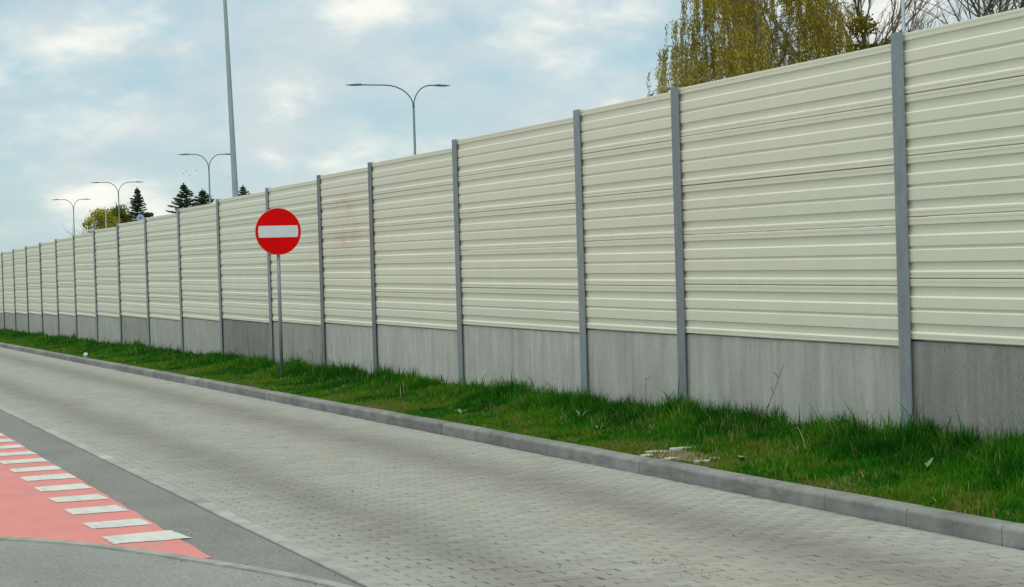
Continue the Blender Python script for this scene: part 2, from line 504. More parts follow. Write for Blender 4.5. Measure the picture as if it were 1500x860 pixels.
order = sorted([i for i, b in enumerate(blocks) if in_view(b) and b[2] == 0.2], key=lambda i: blocks[i][0] ** 2 + blocks[i][1] ** 2)
near = set(order[:300])
pv = [mesh('paver', *paver_mesh('paver', 0.2 - JX - 0.0015 * k, 0.1 - JO - 0.0006 * k), MAT_PAVER) for k in range(4)]
tilt = rng.normal(0, 0.0035, (len(blocks), 2)); dz = rng.normal(0, 0.0011, len(blocks)); dx = rng.normal(0, 0.0022, len(blocks))
far_list = []
for i, (x, y, w) in enumerate(blocks):
    if i in near:
        link('paver', pv[i % 4], road, (x + dx[i], y, zg(y) + dz[i]), (math.atan(-GS) + tilt[i, 0], tilt[i, 1], 0))
    else:
        far_list.append(i)
Vb, Fb = paver_mesh('p', 0.2 - JX - 0.001, 0.1 - JO)
Vh, _ = paver_mesh('p', 0.1 - JX, 0.1 - JO)
Vb, Vh, Fb = np.array(Vb), np.array(Vh), np.array(Fb)
idx = np.array(far_list)
bx = np.array([blocks[i] for i in far_list])
VV = np.where((bx[:, 2] > 0.15)[:, None, None], Vb[None], Vh[None]).copy()
VV[..., 2] += VV[..., 0] * tilt[idx, 1][:, None] + VV[..., 1] * (tilt[idx, 0][:, None] - GS)
VV[..., 0] += (bx[:, 0] + dx[idx])[:, None]
VV[..., 1] += bx[:, 1][:, None]
VV[..., 2] += (np.array([zg(y) for y in bx[:, 1]]) + dz[idx])[:, None]
loops = (Fb[None] + 12 * np.arange(len(bx))[:, None, None]).reshape(-1)
fm = mesh_np('paver_field', VV.reshape(-1, 3), loops, np.arange(0, len(loops), 4), MAT_PAVER)
tag(link('paver_field', fm, road), kind='stuff')

# flush edging along the left of the paving, one metre stones
def edging_stone(L, w, h=0.14, c=0.006):
    return MB().add(*paver_mesh('e', w, L, h, c))
edge = empty('edging', (0.5 * (E0 + X0), 10, 0)); tag(edge, kind='structure')
em = edging_stone(0.994, X0 - E0 - 0.004).me('edging_stone', MAT_KERB)
for k in range(3, 72):
    y = k + 0.32
    o = link('edging_stone', em, edge, (0, y - 10, zg(y) + 0.004 + random.gauss(0, 0.001)), (math.atan(-GS), random.gauss(0, 0.004), 0))
    t = random.uniform(1.42, 1.65); o.color = (t, t, t * 0.94, 1)

# raised kerb
kerb = empty('kerb', (KERB_X, 10, 0)); tag(kerb, kind='structure')
def kerb_mesh(L):
    prof = [(0.0, -0.12), (0.0, 0.093), (0.004, 0.104), (0.012, 0.113), (0.024, 0.119), (0.05, 0.121), (0.146, 0.121), (0.15, 0.117), (0.15, -0.12)]
    V, F = [], []
    h = L / 2
    for y, ins in ((-h, 0.003), (-h + 0.003, 0.0), (h - 0.003, 0.0), (h, 0.003)):
        for (x, z) in prof:
            cx, cz = 0.075, 0.0
            V.append((x + (ins if x < cx else -ins), y, z - (ins if z > 0.09 else 0)))
    n = len(prof)
    for j in range(3):
        for i in range(n - 1):
            F.append((j * n + i, j * n + i + 1, (j + 1) * n + i + 1, (j + 1) * n + i))
    F.append(tuple(range(n))[::-1]); F.append(tuple(3 * n + i for i in range(n)))
    F = [f[::-1] for f in F]
    return V, F
kms = [mesh('kerb_stone', *kerb_mesh(L), MAT_KERB) for L in (0.990, 0.993)]
for k in range(-8, 76):
    y = 10.60 + k
    o = link('kerb_stone', kms[k % 2], kerb, (random.gauss(0, 0.0025), y - 10, zg(y) + random.gauss(0, 0.0022)), (math.atan(-GS), 0, random.gauss(0, 0.002)))
    t = random.uniform(0.82, 1.12); o.color = (t, t * random.uniform(0.985, 1.0), t * random.uniform(0.965, 0.995), 1)

# asphalt in front: one sheet under the wedge and the side road, with a curved flush strip between
curve = [(-3.5, 17.6), (-1.2, 15.9), (0.4, 14.42), (1.0, 13.78), (1.45, 13.25), (1.785, 12.787), (2.01, 12.374), (2.215, 11.916), (2.406, 11.44), (2.659, 10.777), (2.809, 10.32), (2.90, 9.95), (2.955, 9.6)]
def catmull(P, m=6):
    P = [Vector((*p, 0)) for p in P]; out = []
    for i in range(len(P) - 1):
        a, b, c, d = P[max(i - 1, 0)], P[i], P[i + 1], P[min(i + 2, len(P) - 1)]
        for k in range(m):
            t = k / m
            out.append(0.5 * ((2 * b) + (c - a) * t + (2 * a - 5 * b + 4 * c - d) * t * t + (3 * b - 3 * c + d - a) * t ** 3))
    out.append(P[-1]); return out
cv = catmull(curve)
asph = sheet('asphalt_road', [-12, E0 - 0.006], [-60, -30, 0, 10, 20, 40, 80, 140], lambda y, x: zg(y) - 0.016, MAT_ASPH2)
tag(asph, kind='structure')
# wedge of coarser asphalt between strip and edging
V, F = [], []
for p in cv:
    V.append((p.x, p.y, zg(p.y) - 0.011)); V.append((E0 - 0.006, max(p.y, 9.6), zg(p.y) - 0.011))
n = len(cv)
V2 = [(-3.5, 60, zg(60) - 0.011), (E0 - 0.006, 60, zg(60) - 0.011)]
V = V2 + V
F = [(2 * i, 2 * i + 2, 2 * i + 3, 2 * i + 1) for i in range(n)]
wedge = link('asphalt_wedge', mesh('asphalt_wedge', V, [f[::-1] for f in F], MAT_ASPH)); tag(wedge, kind='structure')
strip = empty('curved_edging', (2.4, 11.4, zg(11.4))); tag(strip, kind='structure')
# arc-length stones of the strip
acc, stones, cur = 0.0, [], [cv[-1]]
for i in range(len(cv) - 2, -1, -1):
    acc += (cv[i] - cv[i + 1]).length; cur.append(cv[i])
    if acc > 0.93: stones.append(cur); cur = [cv[i]]; acc = 0.0
for st in stones:
    V, F = [], []
    for j, p in enumerate(st):
        t = (st[min(j + 1, len(st) - 1)] - st[max(j - 1, 0)]).normalized()
        nn = Vector((t.y, -t.x, 0))
        q = p + (t * 0.003 if j == 0 else (-t * 0.003 if j == len(st) - 1 else Vector()))
        a, b = q + nn * 0.0, q - nn * 0.085
        for v, z in ((a, -0.08), (a, -0.003), (b, -0.003), (b, -0.08)):
            V.append((v.x - 2.4, v.y - 11.4, zg(v.y) + z - zg(11.4)))
    m_ = len(st)
    for j in range(m_ - 1):
        for k in range(3):
            F.append((4 * j + k, 4 * j + k + 1, 4 * j + 5 + k, 4 * j + 4 + k))
    F.append((3, 2, 1, 0)); F.append(tuple(4 * (m_ - 1) + k for k in range(4)))
    o = link('edging_stone', mesh('edging_stone', V, F, MAT_KERB), strip)
    t = random.uniform(1.3, 1.5); o.color = (t, t, t * 0.92, 1)

# pink field and white bars painted on the wedge
def xcurve(y):
    for a, b in zip(cv, cv[1:]):
        if b.y <= y <= a.y: return a.x + (b.x - a.x) * (a.y - y) / max(a.y - b.y, 1e-6)
    return -3.4
ys = [11.47, 11.55] + [11.6 + 0.1 * i for i in range(60)] + [18, 20, 24, 30]
V, F = [], []
for y in ys:
    xl = min(xcurve(y) + 0.012, 2.45)
    V += [(xl, y, zg(y) - 0.007), (2.462 + 0.006 * math.sin(y * 9) , y, zg(y) - 0.007)]
F = [(2 * i, 2 * i + 1, 2 * i + 3, 2 * i + 2) for i in range(len(ys) - 1)]
pink = link('pink_road_field', mesh('pink_road_field', V, F, MAT_PINK))
tag(pink, kind='structure')
bars = [(12.44, 12.93, 2.53), (13.34, 13.765, 2.465), (14.29, 14.75, 2.46), (15.22, 15.66, 2.46), (16.15, 16.63, 2.47), (17.16, 17.66, 2.49)] + [(18.1 + 0.97 * k, 18.56 + 0.97 * k, 2.49) for k in range(8)]
for a, b, xr in bars:
    xl = 2.005
    V = [(xl, a + 0.02, zg(a) - 0.003), (xr - 0.03, a, zg(a) - 0.003), (xr - 0.045, b, zg(b) - 0.003), (xl - 0.01, b - 0.03, zg(b) - 0.003)]
    if xr > 2.5: V[1] = (2.535, a, V[1][2])
    ring = []
    for (p0, p1) in zip(V, V[1:] + V[:1]):
        for q in range(9):
            t = q / 9
            ring.append(tuple(p0[c] + (p1[c] - p0[c]) * t + (random.gauss(0, 0.005) if c < 2 else 0) for c in range(3)))
    link('white_bar', mesh('white_bar', ring, [tuple(range(len(ring)))], MAT_WPAINT), pink)

# ------------------------------------------------------------------ grass verge
PATCH = (7.12, 14.15)                       # bare sandy spot beside the kerb
def patch_r(x, y): return math.hypot((x - PATCH[0]) / 0.30, (y - PATCH[1]) / 0.85)
vy = [0.0] + [2 + 0.5 * i for i in range(0, 60)] + [32 + 2 * i for i in range(0, 30)]
vx = [KERB_X + 0.148, 7.0, 7.15, 7.3, 7.45, 7.6, 7.8, 8.0, 8.2, 8.4, 8.56, 8.72]
def zverge(y, x):
    return zv(y, x) + 0.012 * math.sin(x * 7 + y * 1.7) * math.sin(y * 2.3) * min(1, (x - 6.84) * 4)
verge = sheet('grass_verge', vx, vy, zverge, MAT_SOIL); tag(verge, kind='structure')

def zv_np(y, x):
    t = np.clip((x - 6.86) / 1.65, 0, 1)
    z = -GS * (np.clip(y, -60, 210) - 10) + 0.107 + 0.085 * t * t * (3 - 2 * t)
    return z + 0.012 * np.sin(x * 7 + y * 1.7) * np.sin(y * 2.3) * np.minimum(1, (x - 6.84) * 4)
def vnoise(x, y, f, seed):
    r = np.random.default_rng(seed); T = r.random((64, 64))
    u, v = x * f, y * f
    i, j = np.floor(u).astype(int), np.floor(v).astype(int)
    a, b = u - i, v - j; a = a * a * (3 - 2 * a); b = b * b * (3 - 2 * b)
    g = lambda p, q: T[p % 64, q % 64]
    return (g(i, j) * (1 - a) + g(i + 1, j) * a) * (1 - b) + (g(i, j + 1) * (1 - a) + g(i + 1, j + 1) * a) * b
parts = []
for (ya, yb, dens, wf) in ((6.5, 13, 6800, 1.0), (13, 20, 5800, 1.05), (20, 32, 3300, 1.35), (32, 50, 1800, 1.9), (50, 90, 700, 2.8)):
    nb = int((yb - ya) * 1.70 * dens)
    x = 6.845 + 1.705 * rng.random(nb); y = ya + (yb - ya) * rng.random(nb)
    parts.append((x, y, np.full(nb, wf)))
for (ya, yb, dens, nbl, wf_) in ((6.5, 20, 26, 70, 1.15), (20, 34, 20, 46, 1.4), (34, 60, 13, 26, 2.0)):   # bunches of blades
    nt = int((yb - ya) * 1.70 * dens)
    cx, cy = 6.87 + 1.66 * rng.random(nt), ya + (yb - ya) * rng.random(nt)
    rr = np.repeat(0.02 + 0.05 * rng.random(nt), nbl)
    parts.append((np.clip(np.repeat(cx, nbl) + rng.normal(0, 1, nt * nbl) * rr, 6.85, 8.55), np.repeat(cy, nbl) + rng.normal(0, 1, nt * nbl) * rr * 1.2, np.full(nt * nbl, wf_),
                  np.repeat(rng.normal(-0.03, 0.22, nt), nbl), np.repeat(1.1 + 0.9 * rng.random(nt) ** 2, nbl)))
parts = [p if len(p) == 5 else (*p, np.zeros(len(p[0])), np.ones(len(p[0]))) for p in parts]
toff = np.concatenate([p[3] for p in parts]); hfac = np.concatenate([p[4] for p in parts])
x = np.concatenate([p[0] for p in parts]); y = np.concatenate([p[1] for p in parts]); wf = np.concatenate([p[2] for p in parts])
pr = np.hypot((x - PATCH[0]) / 0.30, (y - PATCH[1]) / 0.85) + 0.5 * (vnoise(x, y, 5, 9) - 0.5)
thin_ = vnoise(x, y, 2.3, 4)
keep = (rng.random(len(x)) < np.clip((pr - 0.65) * 2.0, 0.22, 1)) & (rng.random(len(x)) < np.clip(0.15 + 1.6 * thin_ + (x - 7.0) * 0.9, 0.35, 1))
x, y, wf, toff, hfac = x[keep], y[keep], wf[keep], toff[keep], hfac[keep]
nb = len(x)
t = np.clip((x - 6.85) / 1.7, 0, 1)
clump = vnoise(x, y, 1.6, 11) * 0.6 + vnoise(x, y, 4.1, 12) * 0.4
tall = np.clip((t - 0.38) / 0.5, 0, 1) * np.clip(2.3 * clump - 0.35, 0.12, 1.5)
h = (0.036 + 0.04 * t + 0.080 * tall) * (0.40 + 1.0 * rng.random(nb) ** 1.4) * (0.45 + 0.95 * clump) * np.clip(1.75 - (y - 10) * 0.10, 0.85, 1.5)
h *= np.where((y > 13.2) & (y < 16) & (t < 0.55), 0.75, 1.0)
h = np.minimum(h * hfac, 0.30) * np.where(rng.random(nb) < 0.03, 1.7, 1.0)
near_edge = x < 6.90
h = np.where(near_edge, h * 0.8, h)
w = (0.0026 + 0.0034 * rng.random(nb)) * wf
az = rng.random(nb) * 2 * np.pi
ln = np.abs(rng.normal(0.25, 0.28, nb)) + 0.1 * (1 - t)
lx, ly = np.cos(az) * ln * h, np.sin(az) * ln * h
fa = rng.random(nb) * np.pi
wx, wy = np.cos(fa) * w, np.sin(fa) * w
z0 = zv_np(y, x) - 0.008
P0 = np.stack([x, y, z0], 1); W = np.stack([wx, wy, np.zeros(nb)], 1)
Mid = P0 + np.stack([lx * 0.35, ly * 0.35, h * 0.58], 1)
hh = h * np.clip(1.0 - 0.30 * ln, 0.45, 1)
Tip = P0 + np.stack([lx, ly, hh], 1)
V = np.stack([P0 - W, P0 + W, Mid + W * 0.75, Mid - W * 0.75, Tip], 1).reshape(-1, 3)
b5 = 5 * np.arange(nb)
quad = np.stack([b5, b5 + 1, b5 + 2, b5 + 3], 1); tri = np.stack([b5 + 3, b5 + 2, b5 + 4], 1)
loops = np.concatenate([quad.ravel(), tri.ravel()])
starts = np.concatenate([4 * np.arange(nb), 4 * nb + 3 * np.arange(nb)])
tone = 0.56 - 0.44 * np.clip(t * 1.4 - 0.08, 0, 1) + 0.75 * (vnoise(x, y, 1.1, 21) - 0.5) + 0.6 * (vnoise(x, y, 3.7, 22) - 0.5) + rng.normal(0, 0.12, nb) + toff
dry = rng.random(nb) < (0.018 + 0.40 * np.clip(vnoise(x, y, 2.6, 23) - 0.55, 0, 1) * 3 * (1 - 0.85 * t))
tone = np.where(dry, 0.8 + 0.2 * rng.random(nb), np.clip(tone, 0, 0.78))
grass = link('grass', mesh_np('grass', V, loops, starts, MAT_GRASS, {'tone': np.repeat(tone, 5)}))
tag(grass, 'strip of green grass growing between the kerb and the noise barrier', 'grass', kind='stuff')

# ------------------------------------------------------------------ noise barrier
posts_y = [4.70, 8.75, 12.805, 16.84, 19.33, 23.47, 27.36, 30.29, 33.89, 38.13, 42.26, 46.41, 50.53, 54.62, 58.70] + [58.70 + 4.06 * k for k in range(1, 13)]
zb = [-0.67, -0.73, -0.786, -0.847, -0.869, -0.922, -1.009, -1.057, -1.111, -1.158, -1.214, -1.298, -1.339, -1.408, -1.476]
zb += [-1.476 - 0.058 * k for k in range(1, 13)]
zb = [z + CAM_H for z in zb]                 # zb[i] = bottom of cassettes of the bay on the near side of post i
# bay i lies between posts i-1 and i ; bay index 1..; bay of post 3 (16.84) is B = -0.847
bay_z = {i: zb[i] for i in range(1, len(posts_y))}
barrier = empty('noise_barrier', (WALL_X, 10, 0))
tag(barrier, 'long cream ribbed noise barrier wall with grey steel posts and concrete plinth', 'noise barrier')
PROF = [(0.000, 0.016), (0.0015, 0.004), (0.006, 0.0), (0.026, 0.0), (0.0285, 0.005), (0.031, 0.0), (0.060, 0.0), (0.071, 0.0135), (0.140, 0.0135), (0.153, 0.0), (0.233, 0.0),
        (0.241, 0.012), (0.254, 0.012), (0.268, 0.0), (0.360, 0.0), (0.370, 0.0135), (0.431, 0.0135), (0.444, 0.0), (0.463, 0.0), (0.4655, 0.005), (0.468, 0.0), (0.490, 0.0), (0.4945, 0.004), (0.496, 0.016)]
# (distance down from the cassette's top, recess)
def cassette(L):
    V, F = [], []
    pts = [(r, -d + 0.498) for d, r in PROF] + [(0.10, 0.0015), (0.10, 0.4985)]
    n = len(pts)
    for yy in (0, L):
        V += [(a, yy, b) for a, b in pts]
    for i in range(n):
        j = (i + 1) % n
        F.append((i, n + i, n + j, j))
    F.append(tuple(range(n))); F.append(tuple(n + i for i in range(n))[::-1])
    F = [f[::-1] for f in F]
    return mesh('acoustic_panel', V, F, MAT_PANEL)
plinth_tone = {2: 0.31, 3: 0.475, 4: 0.49, 5: 0.515, 6: 0.535, 7: 0.525, 8: 0.39, 9: 0.28, 10: 0.46, 11: 0.47, 12: 0.37, 13: 0.47, 14: 0.45}
for i in range(1, len(posts_y)):
    y0, y1 = posts_y[i - 1] + 0.006, posts_y[i] - 0.006
    L = y1 - y0
    cm = cassette(L)
    z = bay_z[i]
    for k in range(5):
        link('acoustic_panel', cm, barrier, (random.gauss(0, 0.0012), y0 - 10, z + 0.5 * k + 0.001), (random.gauss(0, 0.0003), 0, random.gauss(0, 0.0003)))
    zb0 = zg(y1) - 0.25
    b = MB().box(0.012, 0.11, 0, L, zb0, z - 0.010)
    me = b.me('plinth_panel', MAT_PLINTH)
    o = link('plinth_panel', me, barrier, (0, y0 - 10, 0))
    t = plinth_tone.get(i, random.uniform(0.38, 0.48))
    o.color = (t, t * random.uniform(0.985, 1.01), t * random.uniform(0.93, 0.955), 1)
for i, yp in enumerate(posts_y):
    za = bay_z.get(i, -9); zc = bay_z.get(i + 1, -9)
    top = max(za, zc) + 2.5 + 0.012
    bot = zg(yp) - 0.3
    f_, hw, dp = 0.010, 0.081, 0.155
    m = MB()
    out = [(-0.030, -hw), (-0.030 + f_, -hw), (-0.030 + f_, -0.004), (-0.030 + dp - f_, -0.004), (-0.030 + dp - f_, -hw), (-0.030 + dp, -hw),
           (-0.030 + dp, hw), (-0.030 + dp - f_, hw), (-0.030 + dp - f_, 0.004), (-0.030 + f_, 0.004), (-0.030 + f_, hw), (-0.030, hw)]
    V = [(a, b, bot) for a, b in out] + [(a, b, top) for a, b in out]
    n = 12
    F = [(k, (k + 1) % n, n + (k + 1) % n, n + k) for k in range(n)]
    F += [(n + 0, n + 1, n + 10, n + 11), (n + 2, n + 3, n + 8, n + 9), (n + 4, n + 5, n + 6, n + 7)]
    m.add(V, F)
    o = m.build('post', MAT_POST, barrier, (0, yp - 10, 0), rot=(random.gauss(0, 0.0012), random.gauss(0, 0.0012), 0))
    t = random.uniform(0.88, 1.12)
    if i in (6, 7): t = 0.72
    o.color = (t, t, t * 1.02, 1)

# ------------------------------------------------------------------ no-entry sign
SX, SY = 7.75, 30.08
sg = empty('no_entry_sign', (SX, SY, zv(SY, SX)))
tag(sg, 'round red no entry sign with white bar on a grey pole in the grass', 'road sign')
g0 = zv(SY, SX)
zc = CAM_H + 0.509 - g0                       # disc centre
MB().tube([(0, 0.05, -0.3), (0.005, 0.05, zc + 0.36)], 0.030, 14).build('pole', MAT_SIGNPOLE, sg, smooth=True)
rad = 0.394
def disc(r, y0, y1, n=72):
    V = [(r * math.cos(2 * math.pi * k / n), y0, r * math.sin(2 * math.pi * k / n)) for k in range(n)]
    V += [(r * math.cos(2 * math.pi * k / n), y1, r * math.sin(2 * math.pi * k / n)) for k in range(n)]
    F = [tuple(range(n)), tuple(n + k for k in range(n))[::-1]] + [(k, n + k, n + (k + 1) % n, (k + 1) % n) for k in range(n)]
    return V, [f[::-1] for f in F]
face = MB().add(*disc(rad - 0.006, -0.004, 0.0)).build('disc', MAT_RED, sg, (0, 0, zc))
# folded rim
V, F = [], []
n = 72
for (r, yy) in ((rad - 0.0055, -0.0055), (rad, -0.003), (rad, 0.016), (rad - 0.006, 0.016)):
    V += [(r * math.cos(2 * math.pi * k / n), yy, r * math.sin(2 * math.pi * k / n)) for k in range(n)]
for j in range(4):
    for k in range(n):
        F.append((j * n + k, j * n + (k + 1) % n, ((j + 1) % 4) * n + (k + 1) % n, ((j + 1) % 4) * n + k))
MB().add(V, F).build('rim', MAT_RIM, face, (0, 0, 0))
hb, rb = 0.098, 0.344
a0 = math.asin(hb / rb)
arcR = [(rb * math.cos(a), rb * math.sin(a)) for a in np.linspace(-a0, a0, 12)]
pts = arcR + [(-x_, z_) for x_, z_ in arcR[::-1]]
n = len(pts)
V = [(x_, -0.0065, z_) for x_, z_ in pts] + [(x_, -0.0045, z_) for x_, z_ in pts]
F = [tuple(range(n))] + [(k, n + k, n + (k + 1) % n, (k + 1) % n) for k in range(n)]
MB().add(V, F).build('white_bar', MAT_WHITE, face)
for dzc in (0.2, -0.2):
    m = MB().box(-0.24, 0.24, 0.0005, 0.018, dzc - 0.02, dzc + 0.02)
    m.tube([(0, 0.05, dzc - 0.02), (0, 0.05, dzc + 0.02)], 0.037, 12)
    m.build('bracket', MAT_SIGNPOLE, sg, (0, 0, zc))

# ------------------------------------------------------------------ lamps behind the wall
def lamp(y, x, topz, la, rb_, label, arm_r=0.032, rise=1.1, r0=0.085, r1=0.055):
    e = empty('street_lamp', (x, y, zg(y)))
    tag(e, label, 'street lamp', 'double armed street lamps behind the barrier')
    H = topz - zg(y)
    MB().tube([(0, 0, -0.2), (0, 0, 1.0), (0, 0, H - rise)], [r0, r0 * 0.97, r1], 10).build('pole', MAT_LAMP, e, smooth=True)
    for sgn, L in ((-1, la), (1, rb_)):
        q = min(L * 0.45, 1.45)
        P = [(0, 0, H - rise)]
        for k in range(1, 9):
            a = k / 8 * math.pi / 2
            P.append((sgn * q * (1 - math.cos(a)) , 0, H - rise + rise * math.sin(a)))
        P.append((sgn * (L - 0.75), 0, H + 0.005))
        MB().tube(P, [r1] + [arm_r] * (len(P) - 1), 8).build('arm', MAT_LAMP, e, smooth=True)
        x0, x1 = sgn * (L - 0.80), sgn * L
        hd = MB()
        V = []
        for xx_, hw, t0, t1 in ((x0, 0.04, -0.03, 0.035), (x0 + sgn * 0.10, 0.10, -0.035, 0.06), (x0 + sgn * 0.45, 0.12, -0.03, 0.035), (x1, 0.07, -0.015, 0.01)):
            V += [(xx_, -hw, H + t0), (xx_, hw, H + t0), (xx_, hw, H + t1), (xx_, -hw, H + t1)]
        F = [(0, 1, 2, 3), (15, 14, 13, 12)] + [(4 * j + k, 4 * j + 4 + k, 4 * j + 4 + (k + 1) % 4, 4 * j + (k + 1) % 4) for j in range(3) for k in range(4)]
        hd.add(V, F)
        h_ = hd.build('lamp_head', MAT_LAMP, e)
        MB().box(min(x0, x1) + 0.2, max(x0, x1) - 0.2, -0.1, 0.1, H - 0.047, H - 0.036).build('lens', MAT_GLASS, h_)
    return e
lamp(86.93, 29.5, 10.41, 3.45, 1.95, 'largest double armed street lamp above the middle of the barrier')
lamp(134.2, 29.5, 9.89, 2.25, 2.0, 'double armed street lamp just left of the tall thick pole')
lamp(173.4, 29.5, 9.70, 2.5, 2.4, 'double armed street lamp beside the yellow green tree and spruce')
lamp(202.0, 29.5, 9.20, 2.3, 1.9, 'farthest street lamp, lowest and leftmost above the barrier')
l0 = lamp(44.0, 29.5, 10.9, 3.3, 2.0, 'pale lamp pole rising in front of the trees at right', r0=0.062, r1=0.05)
for ch in l0.children:
    if ch.name.startswith('pole'): ch.data.materials[0] = MAT_POLE
tp = empty('lamp_mast', (11.7, 49.55, zg(49.5)))
tag(tp, 'tall thick tapered grey mast behind the barrier, leaning slightly left', 'mast')
lean = -0.022
def mp_(z): return (0.0 + lean * 0.0, 0.0 - lean * z, z)
hz = [-0.3, 1.0, 4.2, 9.6, 12.2]
MB().tube([(-0.020 * z, 0.012 * z, z) for z in hz], [0.10, 0.098, 0.083, 0.050, 0.040], 16).build('pole', MAT_POLE, tp, smooth=True)
zt = 12.2
MB().tube([(-0.244, 0.146, zt), (-0.30, 0.146, zt + 0.25), (-0.65, 0.146, zt + 0.4), (-1.5, 0.146, zt + 0.45)], 0.03, 8).build('arm', MAT_POLE, tp, smooth=True)
MB().box(-2.2, -1.45, 0.03, 0.26, zt + 0.40, zt + 0.50).build('lamp_head', MAT_LAMP, tp)

# small round pale blue sign on a post behind the barrier
bs = empty('round_sign', (21.87, 120.5, zg(120.5)))
tag(bs, 'tiny pale blue round sign peeking over the barrier below the spruce', 'road sign')
hz_ = 4.96 - zg(120.5)
MB().tube([(0, 0.06, -0.2), (0, 0.06, hz_ + 0.1)], 0.035, 8).build('pole', MAT_SIGNPOLE, bs, smooth=True)
fd = MB().add(*disc(0.24, -0.01, 0.01, 32)).build('disc', MAT_BLUE, bs, (0, 0, hz_))
MB().add(*disc(0.06, -0.016, -0.011, 16)).build('symbol', MAT_DARK, fd)
tpz = empty('thin_post', (27.2, 166.9, zg(166.9)))
tag(tpz, 'thin grey post against the yellow green tree', 'post')
MB().tube([(0, 0, -0.2), (0, 0, 7.15 - zg(166.9))], [0.055, 0.04], 8).build('pole', MAT_POLE, tpz, smooth=True)

# ------------------------------------------------------------------ trees
def leaves_mesh(name, C, A, B, tone, mat):
    C, A, B = map(np.asarray, (C, A, B))
    V = np.stack([C - A, C - B * 0.9, C + A, C + B], 1).reshape(-1, 3)
    loops = np.arange(len(V)); starts = np.arange(0, len(V), 4)
    return mesh_np(name, V, loops, starts, mat, {'tone': np.repeat(np.clip(tone, 0, 1), 4)})

def weeping_birch(x, y, H, label, seed):
    rg = np.random.default_rng(seed); e = empty('birch_tree', (x, y, zg(y))); tag(e, label, 'tree')
    tr = MB(); tw = MB()
    trunk = [Vector((0.25 * math.sin(z * 0.4), 0.2 * math.cos(z * 0.33), z)) for z in np.linspace(-0.2, H * 0.95, 14)]
    tr.tube(trunk, list(np.linspace(0.26, 0.03, 14)), 8)
    C, A, B, T = [], [], [], []
    def strand(p, L, out):
        n = int(L / 0.085)
        q = Vector(p); pts = [q.copy()]
        sway = Vector((rg.normal(0, 0.10), rg.normal(0, 0.10), 0))
        tn = rg.random() * 0.75
        for k in range(n):
            f = k / n
            d = (out * max(0, 0.7 - f * 2.6) + Vector((0, 0, -1)) + sway * (1 - f)).normalized()
            q = q + d * 0.085
            if k % 5 == 0: pts.append(q.copy())
            for _r in range(3 if f > 0.05 else 0):
                s = 0.026 + 0.030 * rg.random()
                off = Vector((rg.normal(0, 0.045), rg.normal(0, 0.045), rg.normal(0, 0.03)))
                ax = Vector((rg.normal(0, .6), rg.normal(0, .6), -1.6)).normalized() * s * 1.6
                bx_ = ax.cross(Vector((rg.normal(), rg.normal(), rg.normal()))).normalized() * s * 0.5
                C.append(q + off); A.append(ax); B.append(bx_); T.append(tn + 0.18 * rg.random())
        tw.tube(pts, list(np.linspace(0.006, 0.003, len(pts))), 3, False)
    for k in range(62):
        z = H * (0.24 + 0.66 * (k / 58) ** 0.85)
        f = min(int(z / H * 13), 12); p = trunk[f].lerp(trunk[f + 1], 0.5) ; p = Vector((p.x, p.y, z))
        az = k * 2.399 + rg.normal(0, 0.3); out = Vector((math.cos(az), math.sin(az), 0))
        L = (1 - 0.62 * max(0, (z / H - 0.30) / 0.62)) * (5.25 + rg.normal(0, 0.7)) 
        pts = []
        for j in range(9):
            t = j / 8
            pts.append(p + out * (L * t) + Vector((rg.normal(0, .06), rg.normal(0, .06), L * (0.62 * t - 0.50 * t * t) + 0.05)))
        tr.tube(pts, list(np.linspace(0.06 * (1.15 - z / H), 0.012, 9)), 5, False)
        for m in range(int(17 + 8 * L)):
            t = 0.18 + 0.82 * math.sqrt(rg.random())
            j = min(int(t * 8), 7); b_ = pts[j].lerp(pts[j + 1], t * 8 - j)
            o2 = (out * 0.6 + Vector((rg.normal(), rg.normal(), 0))).normalized()
            side = o2 * rg.random() * 0.95
            st = b_ + side + Vector((0, 0, 0.14 * rg.random()))
            if rg.random() < 0.5: tw.tube([b_, b_.lerp(st, 0.5) + Vector((0, 0, 0.06)), st], [0.013, 0.010, 0.008], 3, False)
            strand(st, 0.5 + 2.0 * rg.random() ** 1.5, o2)
    tr.build('trunk', MAT_BIRCHBARK, e, smooth=True)
    cr = link('crown', leaves_mesh('crown', C, A, B, np.array(T), MAT_BIRCH), e)
    tw.build('twigs', MAT_TWIG, cr)
    return e

def bare_tree(x, y, H, label, seed, spread=1.0, mat=None, rmin=0.012, levels=5, lift=0.1):
    rg = np.random.default_rng(seed); e = empty('bare_tree', (x, y, zg(y))); tag(e, label, 'tree')
    tr, tw = MB(), MB()
    def grow(p, d, L, r, lv):
        m = tr if lv <= 1 else tw
        pts = [p]; q = p; dd = d
        for k in range(4):
            dd = (dd + Vector((rg.normal(0, .14), rg.normal(0, .14), rg.normal(0.03, .10)))).normalized()
            q = q + dd * L / 4; pts.append(q)
        m.tube(pts, list(np.linspace(r, r * 0.62, 5)), 6 if lv < 2 else 3, False)
        if lv >= levels: return
        nchild = 3 if lv < 2 else 4
        for k in range(nchild + (1 if rg.random() < .5 else 0)):
            t = 0.35 + 0.65 * rg.random() if k else 1.0
            j = min(int(t * 4), 3); b_ = pts[j].lerp(pts[j + 1], t * 4 - j)
            a = rg.random() * 2 * math.pi
            nd = (dd + spread * 0.85 * Vector((math.cos(a), math.sin(a), lift + 0.45 * rg.random() - 0.1))).normalized()
            grow(b_, nd, L * (0.60 + 0.2 * rg.random()), max(r * 0.52, rmin), lv + 1)
    grow(Vector((0, 0, -0.2)), Vector((0, 0, 1)), H * 0.34, H * 0.016, 0)
    t_ = tr.build('trunk', mat or MAT_BARK, e, smooth=True)
    tw.build('crown', mat or MAT_BARK, e)
    return e

